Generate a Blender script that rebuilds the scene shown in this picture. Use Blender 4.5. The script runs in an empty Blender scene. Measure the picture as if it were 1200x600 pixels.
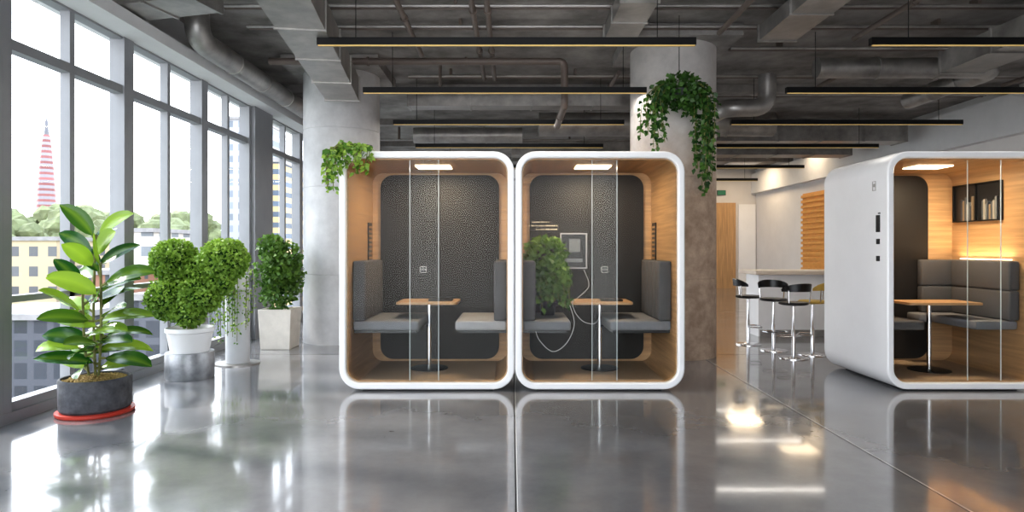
import bpy, bmesh, math, random
from mathutils import Vector, Matrix
random.seed(7)
scene = bpy.context.scene
COL = scene.collection
W = {}
V3 = Vector
F = 750.0; CH = 1.31; HY = 291.0
def P(px, py, Y):
    return V3(((px-600)/F*Y, Y, CH-(py-HY)/F*Y))

# ------------------------------------------------------------ materials
def principled(name):
    m = bpy.data.materials.new(name); m.use_nodes = True
    return m, m.node_tree, m.node_tree.nodes['Principled BSDF']
def mat(name, col, rough=0.5, metal=0.0, var=0.0, scale=8.0, bump=0.0, emit=None, es=0.0, stretch=(1,1,1), spec=0.5, coat=0.0, rvar=0.0):
    m, nt, b = principled(name)
    b.inputs['Base Color'].default_value = (*col, 1)
    b.inputs['Roughness'].default_value = rough
    b.inputs['Metallic'].default_value = metal
    b.inputs['Specular IOR Level'].default_value = spec
    b.inputs['Coat Weight'].default_value = coat
    if emit:
        b.inputs['Emission Color'].default_value = (*emit, 1)
        b.inputs['Emission Strength'].default_value = es
    if var or bump or rvar:
        g = nt.nodes.new('ShaderNodeNewGeometry')
        mp = nt.nodes.new('ShaderNodeMapping'); mp.inputs['Scale'].default_value = stretch
        nt.links.new(g.outputs['Position'], mp.inputs['Vector'])
        n = nt.nodes.new('ShaderNodeTexNoise'); n.inputs['Scale'].default_value = scale
        n.inputs['Detail'].default_value = 8; n.inputs['Roughness'].default_value = 0.62
        nt.links.new(mp.outputs[0], n.inputs['Vector'])
        if var:
            r = nt.nodes.new('ShaderNodeValToRGB')
            r.color_ramp.elements[0].position = 0.3; r.color_ramp.elements[1].position = 0.7
            r.color_ramp.elements[0].color = (*[c*(1-var) for c in col], 1)
            r.color_ramp.elements[1].color = (*[min(1, c*(1+var)) for c in col], 1)
            nt.links.new(n.outputs['Fac'], r.inputs['Fac'])
            nt.links.new(r.outputs['Color'], b.inputs['Base Color'])
        if rvar:
            mr = nt.nodes.new('ShaderNodeMapRange')
            mr.inputs['From Min'].default_value = 0.3; mr.inputs['From Max'].default_value = 0.7
            mr.inputs['To Min'].default_value = rough; mr.inputs['To Max'].default_value = rough+rvar
            nt.links.new(n.outputs['Fac'], mr.inputs['Value'])
            nt.links.new(mr.outputs[0], b.inputs['Roughness'])
        if bump:
            bp = nt.nodes.new('ShaderNodeBump'); bp.inputs['Strength'].default_value = bump
            bp.inputs['Distance'].default_value = 0.02
            nt.links.new(n.outputs['Fac'], bp.inputs['Height'])
            nt.links.new(bp.outputs[0], b.inputs['Normal'])
    return m
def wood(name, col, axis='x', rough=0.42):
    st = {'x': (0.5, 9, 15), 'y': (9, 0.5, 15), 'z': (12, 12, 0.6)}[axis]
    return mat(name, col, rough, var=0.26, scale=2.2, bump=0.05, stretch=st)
def glassmat(name, tint=(0.94, 0.97, 0.97), refl=0.06, fr=0.7):
    m = bpy.data.materials.new(name); m.use_nodes = True
    nt = m.node_tree; nt.nodes.clear()
    o = nt.nodes.new('ShaderNodeOutputMaterial'); mx = nt.nodes.new('ShaderNodeMixShader')
    t = nt.nodes.new('ShaderNodeBsdfTransparent'); t.inputs['Color'].default_value = (*tint, 1)
    g = nt.nodes.new('ShaderNodeBsdfGlossy'); g.inputs['Roughness'].default_value = 0.02
    lw = nt.nodes.new('ShaderNodeLayerWeight'); lw.inputs['Blend'].default_value = 0.5
    mul = nt.nodes.new('ShaderNodeMath'); mul.operation = 'MULTIPLY_ADD'
    pw = nt.nodes.new('ShaderNodeMath'); pw.operation = 'POWER'; pw.inputs[1].default_value = 4
    nt.links.new(lw.outputs['Facing'], pw.inputs[0])
    nt.links.new(pw.outputs[0], mul.inputs[0]); mul.inputs[1].default_value = fr; mul.inputs[2].default_value = refl
    nt.links.new(mul.outputs[0], mx.inputs[0])
    nt.links.new(t.outputs[0], mx.inputs[1]); nt.links.new(g.outputs[0], mx.inputs[2])
    nt.links.new(mx.outputs[0], o.inputs['Surface'])
    return m
def leafmat(name, dark, light, rough=0.4):
    m, nt, b = principled(name)
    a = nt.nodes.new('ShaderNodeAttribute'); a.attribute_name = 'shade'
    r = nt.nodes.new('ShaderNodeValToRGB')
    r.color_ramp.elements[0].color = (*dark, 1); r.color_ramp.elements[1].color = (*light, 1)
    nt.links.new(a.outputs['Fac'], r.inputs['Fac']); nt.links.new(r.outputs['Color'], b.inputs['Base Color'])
    b.inputs['Roughness'].default_value = rough
    tr = nt.nodes.new('ShaderNodeBsdfTranslucent'); mx = nt.nodes.new('ShaderNodeMixShader'); mx.inputs[0].default_value = 0.25
    nt.links.new(r.outputs['Color'], tr.inputs['Color'])
    out = nt.nodes['Material Output']
    nt.links.new(b.outputs[0], mx.inputs[1]); nt.links.new(tr.outputs[0], mx.inputs[2]); nt.links.new(mx.outputs[0], out.inputs['Surface'])
    return m
def facade(name, wall, win, sx, sz, mort=0.3):
    m, nt, b = principled(name)
    g = nt.nodes.new('ShaderNodeNewGeometry'); s = nt.nodes.new('ShaderNodeSeparateXYZ')
    nt.links.new(g.outputs['Position'], s.inputs[0])
    ad = nt.nodes.new('ShaderNodeMath'); ad.operation = 'ADD'
    nt.links.new(s.outputs['X'], ad.inputs[0]); nt.links.new(s.outputs['Y'], ad.inputs[1])
    c = nt.nodes.new('ShaderNodeCombineXYZ')
    nt.links.new(ad.outputs[0], c.inputs[0]); nt.links.new(s.outputs['Z'], c.inputs[1])
    br = nt.nodes.new('ShaderNodeTexBrick'); br.offset = 0.0
    br.inputs['Color1'].default_value = (*win, 1); br.inputs['Color2'].default_value = (*[min(1, x*1.6) for x in win], 1)
    br.inputs['Mortar'].default_value = (*wall, 1); br.inputs['Scale'].default_value = 1
    br.inputs['Mortar Size'].default_value = mort; br.inputs['Mortar Smooth'].default_value = 0
    br.inputs['Brick Width'].default_value = sx; br.inputs['Row Height'].default_value = sz
    nt.links.new(c.outputs[0], br.inputs['Vector']); nt.links.new(br.outputs['Color'], b.inputs['Base Color'])
    b.inputs['Roughness'].default_value = 0.7
    return m

M = {}
M['white'] = mat('white_lacquer', (0.90, 0.90, 0.91), 0.25, var=0.02, scale=3)
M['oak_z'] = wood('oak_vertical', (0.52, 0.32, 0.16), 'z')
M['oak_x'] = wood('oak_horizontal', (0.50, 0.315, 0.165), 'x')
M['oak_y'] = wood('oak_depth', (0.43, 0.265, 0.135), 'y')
M['slat'] = mat('slat_wood', (0.72, 0.36, 0.10), 0.45, var=0.1, scale=6)
M['char'] = mat('charcoal_felt', (0.014, 0.0125, 0.012), 0.6, var=0.05, scale=3)
M['fabric'] = mat('grey_fabric', (0.10, 0.098, 0.102), 0.9, var=0.08, scale=20, bump=0.1)
M['fabric_l'] = mat('light_grey_fabric', (0.21, 0.215, 0.235), 0.85, var=0.08, scale=20, bump=0.1)
M['fabric_p'] = mat('pale_grey_fabric', (0.36, 0.36, 0.37), 0.85, var=0.08, scale=20, bump=0.1)
M['black'] = mat('black_plastic', (0.012, 0.012, 0.013), 0.35, var=0.1, scale=20)
M['blackm'] = mat('black_metal', (0.012, 0.012, 0.013), 0.4, metal=0.3, var=0.1, scale=20)
M['chrome'] = mat('chrome', (0.75, 0.75, 0.77), 0.15, metal=1.0, rvar=0.1, scale=10)
M['steel'] = mat('galvanised_steel', (0.40, 0.385, 0.37), 0.34, metal=0.8, var=0.28, scale=4, rvar=0.2)
M['pipe'] = mat('painted_pipe', (0.15, 0.12, 0.105), 0.45, var=0.1, scale=6)
M['ceil'] = mat('ceiling_concrete', (0.27, 0.255, 0.245), 0.85, var=0.45, scale=1.8, bump=0.5)
M['beam'] = mat('beam_concrete', (0.29, 0.275, 0.265), 0.85, var=0.4, scale=2.5, bump=0.4)
M['frame'] = mat('window_frame_grey', (0.27, 0.275, 0.29), 0.4, var=0.05, scale=4)
M['plaster'] = mat('white_plaster', (0.70, 0.70, 0.71), 0.8, var=0.04, scale=3)
M['beige'] = mat('beige_plaster', (0.68, 0.66, 0.65), 0.8, var=0.04, scale=2)
M['glass'] = glassmat('window_glass', (0.99, 0.995, 1.0), 0.02, 0.4)
M['bglass'] = glassmat('booth_glass', (0.97, 0.975, 0.97), 0.006, 0.25)
M['edge'] = mat('glass_edge', (0.65, 0.72, 0.72), 0.2, var=0.02, scale=5)
M['warm'] = mat('warm_diffuser', (1, 0.9, 0.75), 0.5, emit=(1, 0.82, 0.56), es=5)
M['gold'] = mat('lamp_diffuser', (0.6, 0.42, 0.15), 0.5, emit=(1, 0.72, 0.30), es=0.22)
M['screenw'] = mat('screen_glow', (0.14, 0.15, 0.16), 0.4, emit=(0.8, 0.85, 0.9), es=0.03)
M['textglow'] = mat('text_glow', (0.7, 0.6, 0.4), 0.4, emit=(1, 0.88, 0.6), es=0.5)
M['green'] = mat('exit_green', (0.02, 0.16, 0.09), 0.4, emit=(0.03, 0.3, 0.15), es=0.08)
M['pot_dark'] = mat('dark_stone_pot', (0.075, 0.077, 0.088), 0.7, var=0.5, scale=12, bump=0.6)
M['red'] = mat('red_saucer', (0.50, 0.05, 0.03), 0.45, var=0.1, scale=6)
M['gravel'] = mat('pale_gravel', (0.42, 0.30, 0.12), 0.9, var=0.6, scale=60, bump=1.0)
M['ceramic'] = mat('white_ceramic', (0.78, 0.78, 0.79), 0.35, var=0.03, scale=4)
M['ctop'] = mat('warm_counter_top', (0.70, 0.60, 0.50), 0.35, var=0.05, scale=4)
M['stand'] = mat('grey_stand', (0.50, 0.51, 0.53), 0.35, var=0.06, scale=4)
M['sframe'] = mat('screen_frame_grey', (0.36, 0.37, 0.39), 0.35, var=0.03, scale=4)
M['zinc'] = mat('brushed_zinc', (0.36, 0.37, 0.39), 0.45, metal=0.7, var=0.3, scale=9)
M['planter'] = mat('cream_planter', (0.66, 0.62, 0.56), 0.7, var=0.08, scale=8)
M['stem'] = mat('plant_stem', (0.16, 0.17, 0.05), 0.7, var=0.3, scale=20)
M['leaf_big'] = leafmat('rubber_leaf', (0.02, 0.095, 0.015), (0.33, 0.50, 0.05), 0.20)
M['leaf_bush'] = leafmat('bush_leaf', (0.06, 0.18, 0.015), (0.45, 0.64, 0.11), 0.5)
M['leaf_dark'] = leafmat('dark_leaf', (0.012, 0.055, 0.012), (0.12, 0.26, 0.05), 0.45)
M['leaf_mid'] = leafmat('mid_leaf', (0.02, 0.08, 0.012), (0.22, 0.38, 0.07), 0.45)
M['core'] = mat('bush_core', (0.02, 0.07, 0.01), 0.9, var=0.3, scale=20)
M['yellow'] = mat('yellow_seat', (0.65, 0.45, 0.12), 0.6, var=0.1, scale=10)
M['booth_floor'] = mat('booth_carpet', (0.38, 0.28, 0.19), 0.8, var=0.1, scale=30)
M['cord'] = mat('white_cord', (0.55, 0.55, 0.55), 0.5, var=0.02, scale=5)
M['tree'] = mat('tree_foliage', (0.15, 0.17, 0.085), 0.9, var=0.4, scale=0.5, bump=1)
M['trunk'] = mat('tree_bark', (0.10, 0.07, 0.05), 0.9, var=0.3, scale=4)
M['ground'] = mat('city_ground', (0.16, 0.17, 0.15), 0.95, var=0.3, scale=0.08)
M['fac_beige'] = facade('beige_facade', (0.40, 0.33, 0.22), (0.08, 0.08, 0.085), 1.9, 2.0, 0.5)
M['fac_white'] = facade('white_facade', (0.45, 0.42, 0.38), (0.12, 0.13, 0.14), 2.4, 2.0, 0.5)
M['fac_grey'] = facade('grey_facade', (0.07, 0.073, 0.088), (0.025, 0.028, 0.036), 1.3, 1.5, 0.22)
M['fac_band'] = facade('banded_facade', (0.32, 0.32, 0.34), (0.14, 0.16, 0.19), 50, 1.6, 0.35)
M['fac_brick'] = facade('brick_facade', (0.24, 0.12, 0.08), (0.05, 0.06, 0.07), 1.8, 2.2, 0.6)
M['fac_tall'] = facade('tall_facade', (0.42, 0.30, 0.15), (0.06, 0.08, 0.11), 30.0, 1.0, 0.25)
M['fac_tower'] = facade('tower_facade', (0.26, 0.24, 0.27), (0.20, 0.075, 0.075), 60, 1.7, 0.45)
M['roof'] = mat('roof_grey', (0.24, 0.23, 0.23), 0.9, var=0.2, scale=1)
M['spire'] = mat('spire_steel', (0.12, 0.12, 0.14), 0.5, var=0.1, scale=1)

def colmat(name, brown, lo, hi):
    m, nt, b = principled(name); N = nt.nodes.new; L = nt.links.new
    g = N('ShaderNodeNewGeometry'); s = N('ShaderNodeSeparateXYZ'); L(g.outputs['Position'], s.inputs[0])
    n = N('ShaderNodeTexNoise'); n.inputs['Scale'].default_value = 2.0; n.inputs['Detail'].default_value = 10; n.inputs['Roughness'].default_value = .65
    L(g.outputs['Position'], n.inputs['Vector'])
    r = N('ShaderNodeValToRGB'); e = r.color_ramp.elements
    e[0].position = .3; e[0].color = (*lo, 1); e[1].position = .7; e[1].color = (*hi, 1)
    L(n.outputs['Fac'], r.inputs['Fac'])
    n2 = N('ShaderNodeTexNoise'); n2.inputs['Scale'].default_value = 5; n2.inputs['Detail'].default_value = 10; n2.inputs['Roughness'].default_value = .7
    L(g.outputs['Position'], n2.inputs['Vector'])
    r2 = N('ShaderNodeValToRGB'); e = r2.color_ramp.elements
    e[0].position = .3; e[0].color = (.26, .17, .115, 1); e[1].position = .7; e[1].color = (.58, .44, .33, 1)
    L(n2.outputs['Fac'], r2.inputs['Fac'])
    mr = N('ShaderNodeMapRange'); mr.inputs['From Min'].default_value = 3.5; mr.inputs['From Max'].default_value = 2.5
    ad = N('ShaderNodeMath'); ad.operation = 'MULTIPLY_ADD'; ad.inputs[1].default_value = 1.2; L(n.outputs['Fac'], ad.inputs[0]); L(s.outputs['Z'], ad.inputs[2])
    L(ad.outputs[0], mr.inputs['Value'])
    k = N('ShaderNodeMath'); k.operation = 'MULTIPLY'; k.inputs[1].default_value = brown; L(mr.outputs[0], k.inputs[0])
    mx = N('ShaderNodeMixRGB'); L(k.outputs[0], mx.inputs['Fac']); L(r.outputs['Color'], mx.inputs['Color1']); L(r2.outputs['Color'], mx.inputs['Color2'])
    L(mx.outputs[0], b.inputs['Base Color']); b.inputs['Roughness'].default_value = .65
    bp = N('ShaderNodeBump'); bp.inputs['Strength'].default_value = .22; bp.inputs['Distance'].default_value = .02
    L(n2.outputs['Fac'], bp.inputs['Height']); L(bp.outputs[0], b.inputs['Normal'])
    return m
M['conc'] = colmat('column_concrete', 0.0, (.44, .44, .45), (.66, .66, .67)); M['conc_b'] = colmat('stained_column_concrete', 0.95, (.40, .38, .37), (.62, .59, .57))

def floormat():
    m, nt, b = principled('polished_concrete')
    N = nt.nodes.new; L = nt.links.new
    g = N('ShaderNodeNewGeometry'); s = N('ShaderNodeSeparateXYZ'); L(g.outputs['Position'], s.inputs[0])
    n1 = N('ShaderNodeTexNoise'); n1.inputs['Scale'].default_value = 0.8; n1.inputs['Detail'].default_value = 10; n1.inputs['Roughness'].default_value = 0.68
    L(g.outputs['Position'], n1.inputs['Vector'])
    r = N('ShaderNodeValToRGB'); e = r.color_ramp.elements
    e[0].position = 0.28; e[0].color = (0.145, 0.146, 0.155, 1); e[1].position = 0.72; e[1].color = (0.275, 0.275, 0.285, 1)
    L(n1.outputs['Fac'], r.inputs['Fac'])
    def line(out, x, w):
        a = N('ShaderNodeMath'); a.operation = 'SUBTRACT'; a.inputs[1].default_value = x; L(out, a.inputs[0])
        bb = N('ShaderNodeMath'); bb.operation = 'ABSOLUTE'; L(a.outputs[0], bb.inputs[0])
        c = N('ShaderNodeMath'); c.operation = 'LESS_THAN'; c.inputs[1].default_value = w; L(bb.outputs[0], c.inputs[0])
        return c.outputs[0]
    def mxm(lst):
        cur = lst[0]
        for l in lst[1:]:
            a = N('ShaderNodeMath'); a.operation = 'MAXIMUM'; L(cur, a.inputs[0]); L(l, a.inputs[1]); cur = a.outputs[0]
        return cur
    cur = mxm([line(s.outputs['X'], 0.02, 0.004), line(s.outputs['X'], 2.275, 0.004), line(s.outputs['Y'], 7.9, 0.006), line(s.outputs['Y'], 2.6, 0.005), line(s.outputs['Y'], 13.2, 0.01)])
    pale = mxm([line(s.outputs['X'], 2.286, 0.007), line(s.outputs['X'], 0.028, 0.003)])
    mxp = N('ShaderNodeMixRGB'); L(pale, mxp.inputs['Fac']); L(r.outputs['Color'], mxp.inputs['Color1']); mxp.inputs['Color2'].default_value = (0.55, 0.55, 0.55, 1)
    mx = N('ShaderNodeMixRGB'); L(cur, mx.inputs['Fac']); L(mxp.outputs[0], mx.inputs['Color1']); mx.inputs['Color2'].default_value = (0.04, 0.04, 0.04, 1)
    L(mx.outputs[0], b.inputs['Base Color'])
    n2 = N('ShaderNodeTexNoise'); n2.inputs['Scale'].default_value = 2.5; n2.inputs['Detail'].default_value = 8
    L(g.outputs['Position'], n2.inputs['Vector'])
    mr = N('ShaderNodeMapRange'); mr.inputs['From Min'].default_value = 0.3; mr.inputs['From Max'].default_value = 0.7
    mr.inputs['To Min'].default_value = 0.08; mr.inputs['To Max'].default_value = 0.19
    L(n2.outputs['Fac'], mr.inputs['Value']); L(mr.outputs[0], b.inputs['Roughness'])
    sm = N('ShaderNodeMath'); sm.operation = 'SUBTRACT'; sm.inputs[0].default_value = 1.0; L(cur, sm.inputs[1]); L(sm.outputs[0], b.inputs['Specular IOR Level'])
    c2 = N('ShaderNodeMath'); c2.operation = 'MULTIPLY'; c2.inputs[1].default_value = .5; L(sm.outputs[0], c2.inputs[0]); L(c2.outputs[0], b.inputs['Coat Weight']); b.inputs['Coat Roughness'].default_value = 0.05
    n3 = N('ShaderNodeTexNoise'); n3.inputs['Scale'].default_value = 7; n3.inputs['Detail'].default_value = 3
    L(g.outputs['Position'], n3.inputs['Vector'])
    bp = N('ShaderNodeBump'); bp.inputs['Strength'].default_value = 0.018; bp.inputs['Distance'].default_value = 0.02
    L(n3.outputs['Fac'], bp.inputs['Height']); L(bp.outputs[0], b.inputs['Normal'])
    return m
M['floor'] = floormat()

# ------------------------------------------------------------ object helpers
def setp(o, label=None, category=None, kind=None, group=None):
    if label: o['label'] = label
    if category: o['category'] = category
    if kind: o['kind'] = kind
    if group: o['group'] = group
    return o
def thing(name, loc, label, category, group=None):
    o = bpy.data.objects.new(name, None); o.empty_display_size = 0.1
    o.location = loc; COL.objects.link(o); W[o] = V3(loc)
    return setp(o, label, category, None, group)
def finish(name, bm, m, parent=None, smooth=False, bevel=0.0, angle=35, **kw):
    me = bpy.data.meshes.new(name)
    bmesh.ops.recalc_face_normals(bm, faces=bm.faces)
    lo = V3((1e9,)*3); hi = V3((-1e9,)*3)
    for v in bm.verts:
        for i in range(3):
            lo[i] = min(lo[i], v.co[i]); hi[i] = max(hi[i], v.co[i])
    c = (lo+hi)/2
    if parent is None: c.z = lo.z
    for v in bm.verts: v.co -= c
    if smooth:
        for f in bm.faces: f.smooth = True
    bm.to_mesh(me); bm.free()
    if smooth: me.set_sharp_from_angle(angle=math.radians(angle))
    me.materials.append(m)
    o = bpy.data.objects.new(name, me); COL.objects.link(o); W[o] = c.copy()
    if parent is not None:
        o.parent = parent; o.location = c - W[parent]
    else: o.location = c
    if bevel:
        md = o.modifiers.new('bevel', 'BEVEL'); md.width = bevel; md.segments = 3; md.limit_method = 'ANGLE'; md.angle_limit = math.radians(40)
    return setp(o, **kw)
def add_box(bm, c, s, bev=0.0, rz=0.0, rx=0.0, ry=0.0, seg=2):
    mt = Matrix.Translation(c) @ Matrix.Rotation(rz, 4, 'Z') @ Matrix.Rotation(rx, 4, 'X') @ Matrix.Rotation(ry, 4, 'Y') @ Matrix.Diagonal((*s, 1))
    r = bmesh.ops.create_cube(bm, size=1, matrix=mt)
    if bev:
        es = set()
        for v in r['verts']: es.update(v.link_edges)
        bmesh.ops.bevel(bm, geom=list(es), offset=bev, segments=seg, affect='EDGES', profile=0.5)
def box(name, c, s, m, parent=None, bev=0.0, rz=0.0, rx=0.0, seg=2, **kw):
    bm = bmesh.new(); add_box(bm, c, s, bev, rz, rx, seg=seg)
    return finish(name, bm, m, parent, smooth=bev > 0, **kw)
def boxab(name, a, b, m, parent=None, bev=0.0, **kw):
    a = V3(a); b = V3(b)
    return box(name, (a+b)/2, b-a, m, parent, bev, **kw)
def boxes(name, lst, m, parent=None, bev=0.0, **kw):
    bm = bmesh.new()
    for a, b in lst:
        a = V3(a); b = V3(b); add_box(bm, (a+b)/2, b-a, bev)
    return finish(name, bm, m, parent, smooth=bev > 0, **kw)
def lathe(name, prof, c, m, parent=None, segs=40, **kw):
    bm = bmesh.new(); rings = []
    for r, z in prof:
        if r < 1e-5: rings.append([bm.verts.new((c[0], c[1], c[2]+z))])
        else: rings.append([bm.verts.new((c[0]+r*math.cos(2*math.pi*i/segs), c[1]+r*math.sin(2*math.pi*i/segs), c[2]+z)) for i in range(segs)])
    for a, b in zip(rings, rings[1:]):
        for i in range(segs):
            j = (i+1) % segs
            vs = [a[i % len(a)], a[j % len(a)], b[j % len(b)], b[i % len(b)]]
            u = []
            for v in vs:
                if v not in u: u.append(v)
            if len(u) > 2:
                try: bm.faces.new(u)
                except ValueError: pass
    return finish(name, bm, m, parent, smooth=True, **kw)
def add_tube(bm, pts, r, segs=10, cap=True):
    pts = [V3(p) for p in pts]; rings = []; n = None
    for i, p in enumerate(pts):
        t = (pts[min(i+1, len(pts)-1)]-pts[max(i-1, 0)]).normalized()
        if n is None:
            n = t.cross(V3((0, 0, 1)));
            if n.length < 1e-3: n = t.cross(V3((1, 0, 0)))
        n = (n - t*n.dot(t)).normalized(); bb = t.cross(n)
        rr = r[i] if isinstance(r, (list, tuple)) else r
        rings.append([bm.verts.new(p+n*rr*math.cos(2*math.pi*k/segs)+bb*rr*math.sin(2*math.pi*k/segs)) for k in range(segs)])
    for a, b in zip(rings, rings[1:]):
        for k in range(segs): bm.faces.new([a[k], a[(k+1) % segs], b[(k+1) % segs], b[k]])
    if cap: bm.faces.new(rings[0][::-1]); bm.faces.new(rings[-1])
def tube(name, pts, r, m, parent=None, segs=12, **kw):
    bm = bmesh.new(); add_tube(bm, pts, r, segs)
    return finish(name, bm, m, parent, smooth=True, **kw)
def bend(pts, r=0.15, n=6):
    pts = [V3(p) for p in pts]; out = [pts[0]]
    for i in range(1, len(pts)-1):
        a = (pts[i-1]-pts[i]).normalized()*r+pts[i]; b = (pts[i+1]-pts[i]).normalized()*r+pts[i]
        for k in range(n+1):
            t = k/n; out.append(a*(1-t)**2+pts[i]*2*t*(1-t)+b*t*t)
    out.append(pts[-1]); return out
def smoothpts(pts, n=8):
    pts = [V3(p) for p in pts]; q = [pts[0]]+pts+[pts[-1]]; out = []
    for i in range(1, len(q)-2):
        for k in range(n):
            t = k/n; a, b, c, d = q[i-1:i+3]
            out.append(0.5*((2*b)+(c-a)*t+(2*a-5*b+4*c-d)*t*t+(3*b-a-3*c+d)*t**3))
    out.append(pts[-1]); return out
def rr(x0, x1, z0, z1, r, n=8):
    out = []
    for cx, cz, a0 in ((x1-r, z1-r, 0), (x0+r, z1-r, 90), (x0+r, z0+r, 180), (x1-r, z0+r, 270)):
        for k in range(n+1):
            a = math.radians(a0+90*k/n); out.append((cx+r*math.cos(a), cz+r*math.sin(a)))
    return out
def ring(name, x0, x1, z0, z1, r, t, y0, y1, m, parent, bevel=0.0, back=False, **kw):
    bm = bmesh.new(); o = rr(x0, x1, z0, z1, r); i_ = rr(x0+t, x1-t, z0+t, z1-t, max(r-t, 0.005)); n = len(o)
    A = [bm.verts.new((x, y0, z)) for x, z in o]; B = [bm.verts.new((x, y1, z)) for x, z in o]
    C = [bm.verts.new((x, y0, z)) for x, z in i_]; D = [bm.verts.new((x, y1, z)) for x, z in i_]
    for k in range(n):
        j = (k+1) % n
        bm.faces.new([A[k], A[j], B[j], B[k]]); bm.faces.new([C[j], C[k], D[k], D[j]])
        bm.faces.new([A[j], A[k], C[k], C[j]]); bm.faces.new([B[k], B[j], D[j], D[k]])
    if back: bm.faces.new(B)
    return finish(name, bm, m, parent, smooth=True, bevel=bevel, **kw)
def rplate(name, x0, x1, z0, z1, r, y0, y1, m, parent, **kw):
    bm = bmesh.new(); o = rr(x0, x1, z0, z1, r); n = len(o)
    A = [bm.verts.new((x, y0, z)) for x, z in o]; B = [bm.verts.new((x, y1, z)) for x, z in o]
    for k in range(n): bm.faces.new([A[k], A[(k+1) % n], B[(k+1) % n], B[k]])
    bm.faces.new(A[::-1]); bm.faces.new(B)
    return finish(name, bm, m, parent, smooth=True, **kw)
def arealight(name, loc, sx, sy, e, col, parent=None, rot=(0, 0, 0)):
    l = bpy.data.lights.new(name, 'AREA'); l.shape = 'RECTANGLE'; l.size = sx; l.size_y = sy; l.energy = e; l.color = col
    o = bpy.data.objects.new(name, l); COL.objects.link(o); o.rotation_euler = rot
    o.location = V3(loc) - (W[parent] if parent else V3((0, 0, 0)))
    if parent: o.parent = parent
    return o

# ------------------------------------------------------------ leaves
def rdir():
    z = random.uniform(-1, 1); a = random.uniform(0, 2*math.pi); r = math.sqrt(1-z*z)
    return V3((r*math.cos(a), r*math.sin(a), z))
class Leaves:
    def __init__(s): s.v = []; s.f = []; s.a = []
    def big(s, base, d, L, Wd, droop, shade, seg=9):
        d = V3(d).normalized(); up = V3((0, -0.7, 0.8))+rdir()*.35
        side = d.cross(up)
        if side.length < 0.15: side = V3((1, 0, 0.2))
        side.normalize()
        hs = d.cross(V3((0, 0, 1)))
        hs = hs.normalized() if hs.length > .05 else side
        p = V3(base); n0 = len(s.v); step = L/seg
        for i in range(seg+1):
            t = i/seg
            w = Wd*0.5*(math.sin(math.pi*min(1, t*0.95+0.03)))**0.7 if 0 < i < seg else 0.004
            side = (side-d*side.dot(d)).normalized()
            nrm = side.cross(d).normalized()
            s.v += [p-side*w+nrm*w*0.20, p-side*w*.5+nrm*w*.13, p, p+side*w*.5+nrm*w*.13, p+side*w+nrm*w*0.20]
            s.a += [shade*.9, shade, shade+.3, shade, shade*.9]
            d = (Matrix.Rotation(-droop/seg*(0.4+1.2*t), 3, hs) @ d).normalized()
            p = p+d*step
        for i in range(seg):
            a = n0+5*i
            for q in range(4): s.f.append((a+q, a+q+1, a+q+6, a+q+5))
    def small(s, p, d, nrm, L, Wd, shade):
        d = V3(d).normalized(); side = d.cross(nrm)
        if side.length < 0.05: side = d.orthogonal()
        side.normalize(); n = side.cross(d).normalized(); k = len(s.v); p = V3(p)
        s.v += [p, p+d*L*0.45-side*Wd/2+n*Wd*.15, p+d*L*0.45, p+d*L*0.45+side*Wd/2+n*Wd*.15, p+d*L-n*L*.12]
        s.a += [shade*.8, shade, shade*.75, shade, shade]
        s.f += [(k, k+2, k+1), (k, k+3, k+2), (k+1, k+2, k+4), (k+2, k+3, k+4)]
    def obj(s, name, m, parent, smooth=True, **kw):
        me = bpy.data.meshes.new(name); c = W[parent]
        me.from_pydata([tuple(v-c) for v in s.v], [], s.f)
        at = me.attributes.new('shade', 'FLOAT', 'POINT'); at.data.foreach_set('value', [min(1, max(0, x)) for x in s.a])
        me.materials.append(m)
        if smooth: me.polygons.foreach_set('use_smooth', [True]*len(me.polygons))
        o = bpy.data.objects.new(name, me); COL.objects.link(o); o.parent = parent; W[o] = c.copy()
        return setp(o, **kw)
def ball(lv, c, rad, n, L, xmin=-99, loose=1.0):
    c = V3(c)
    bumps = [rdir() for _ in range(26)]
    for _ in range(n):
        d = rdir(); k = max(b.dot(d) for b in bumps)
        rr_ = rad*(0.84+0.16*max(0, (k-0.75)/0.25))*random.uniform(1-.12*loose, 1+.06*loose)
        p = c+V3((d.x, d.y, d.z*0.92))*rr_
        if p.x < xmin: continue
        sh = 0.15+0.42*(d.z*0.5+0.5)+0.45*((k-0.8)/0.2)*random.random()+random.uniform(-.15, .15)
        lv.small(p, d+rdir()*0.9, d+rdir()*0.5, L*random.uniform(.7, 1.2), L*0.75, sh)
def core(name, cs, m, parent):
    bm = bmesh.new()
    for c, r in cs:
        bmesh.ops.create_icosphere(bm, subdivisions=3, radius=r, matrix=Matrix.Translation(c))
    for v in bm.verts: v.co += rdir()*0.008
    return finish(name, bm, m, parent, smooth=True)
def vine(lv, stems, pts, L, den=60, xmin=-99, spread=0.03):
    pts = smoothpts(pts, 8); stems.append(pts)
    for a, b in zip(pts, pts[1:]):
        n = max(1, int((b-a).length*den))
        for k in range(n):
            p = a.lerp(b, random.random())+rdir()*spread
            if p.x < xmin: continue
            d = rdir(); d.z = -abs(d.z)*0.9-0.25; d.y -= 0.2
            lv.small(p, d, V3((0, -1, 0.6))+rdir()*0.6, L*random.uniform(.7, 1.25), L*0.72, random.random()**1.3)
def stemobj(stems, r, m, parent, name='stem'):
    bm = bmesh.new()
    for s in stems: add_tube(bm, s, r, 5)
    return finish(name, bm, m, parent, smooth=True)

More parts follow.
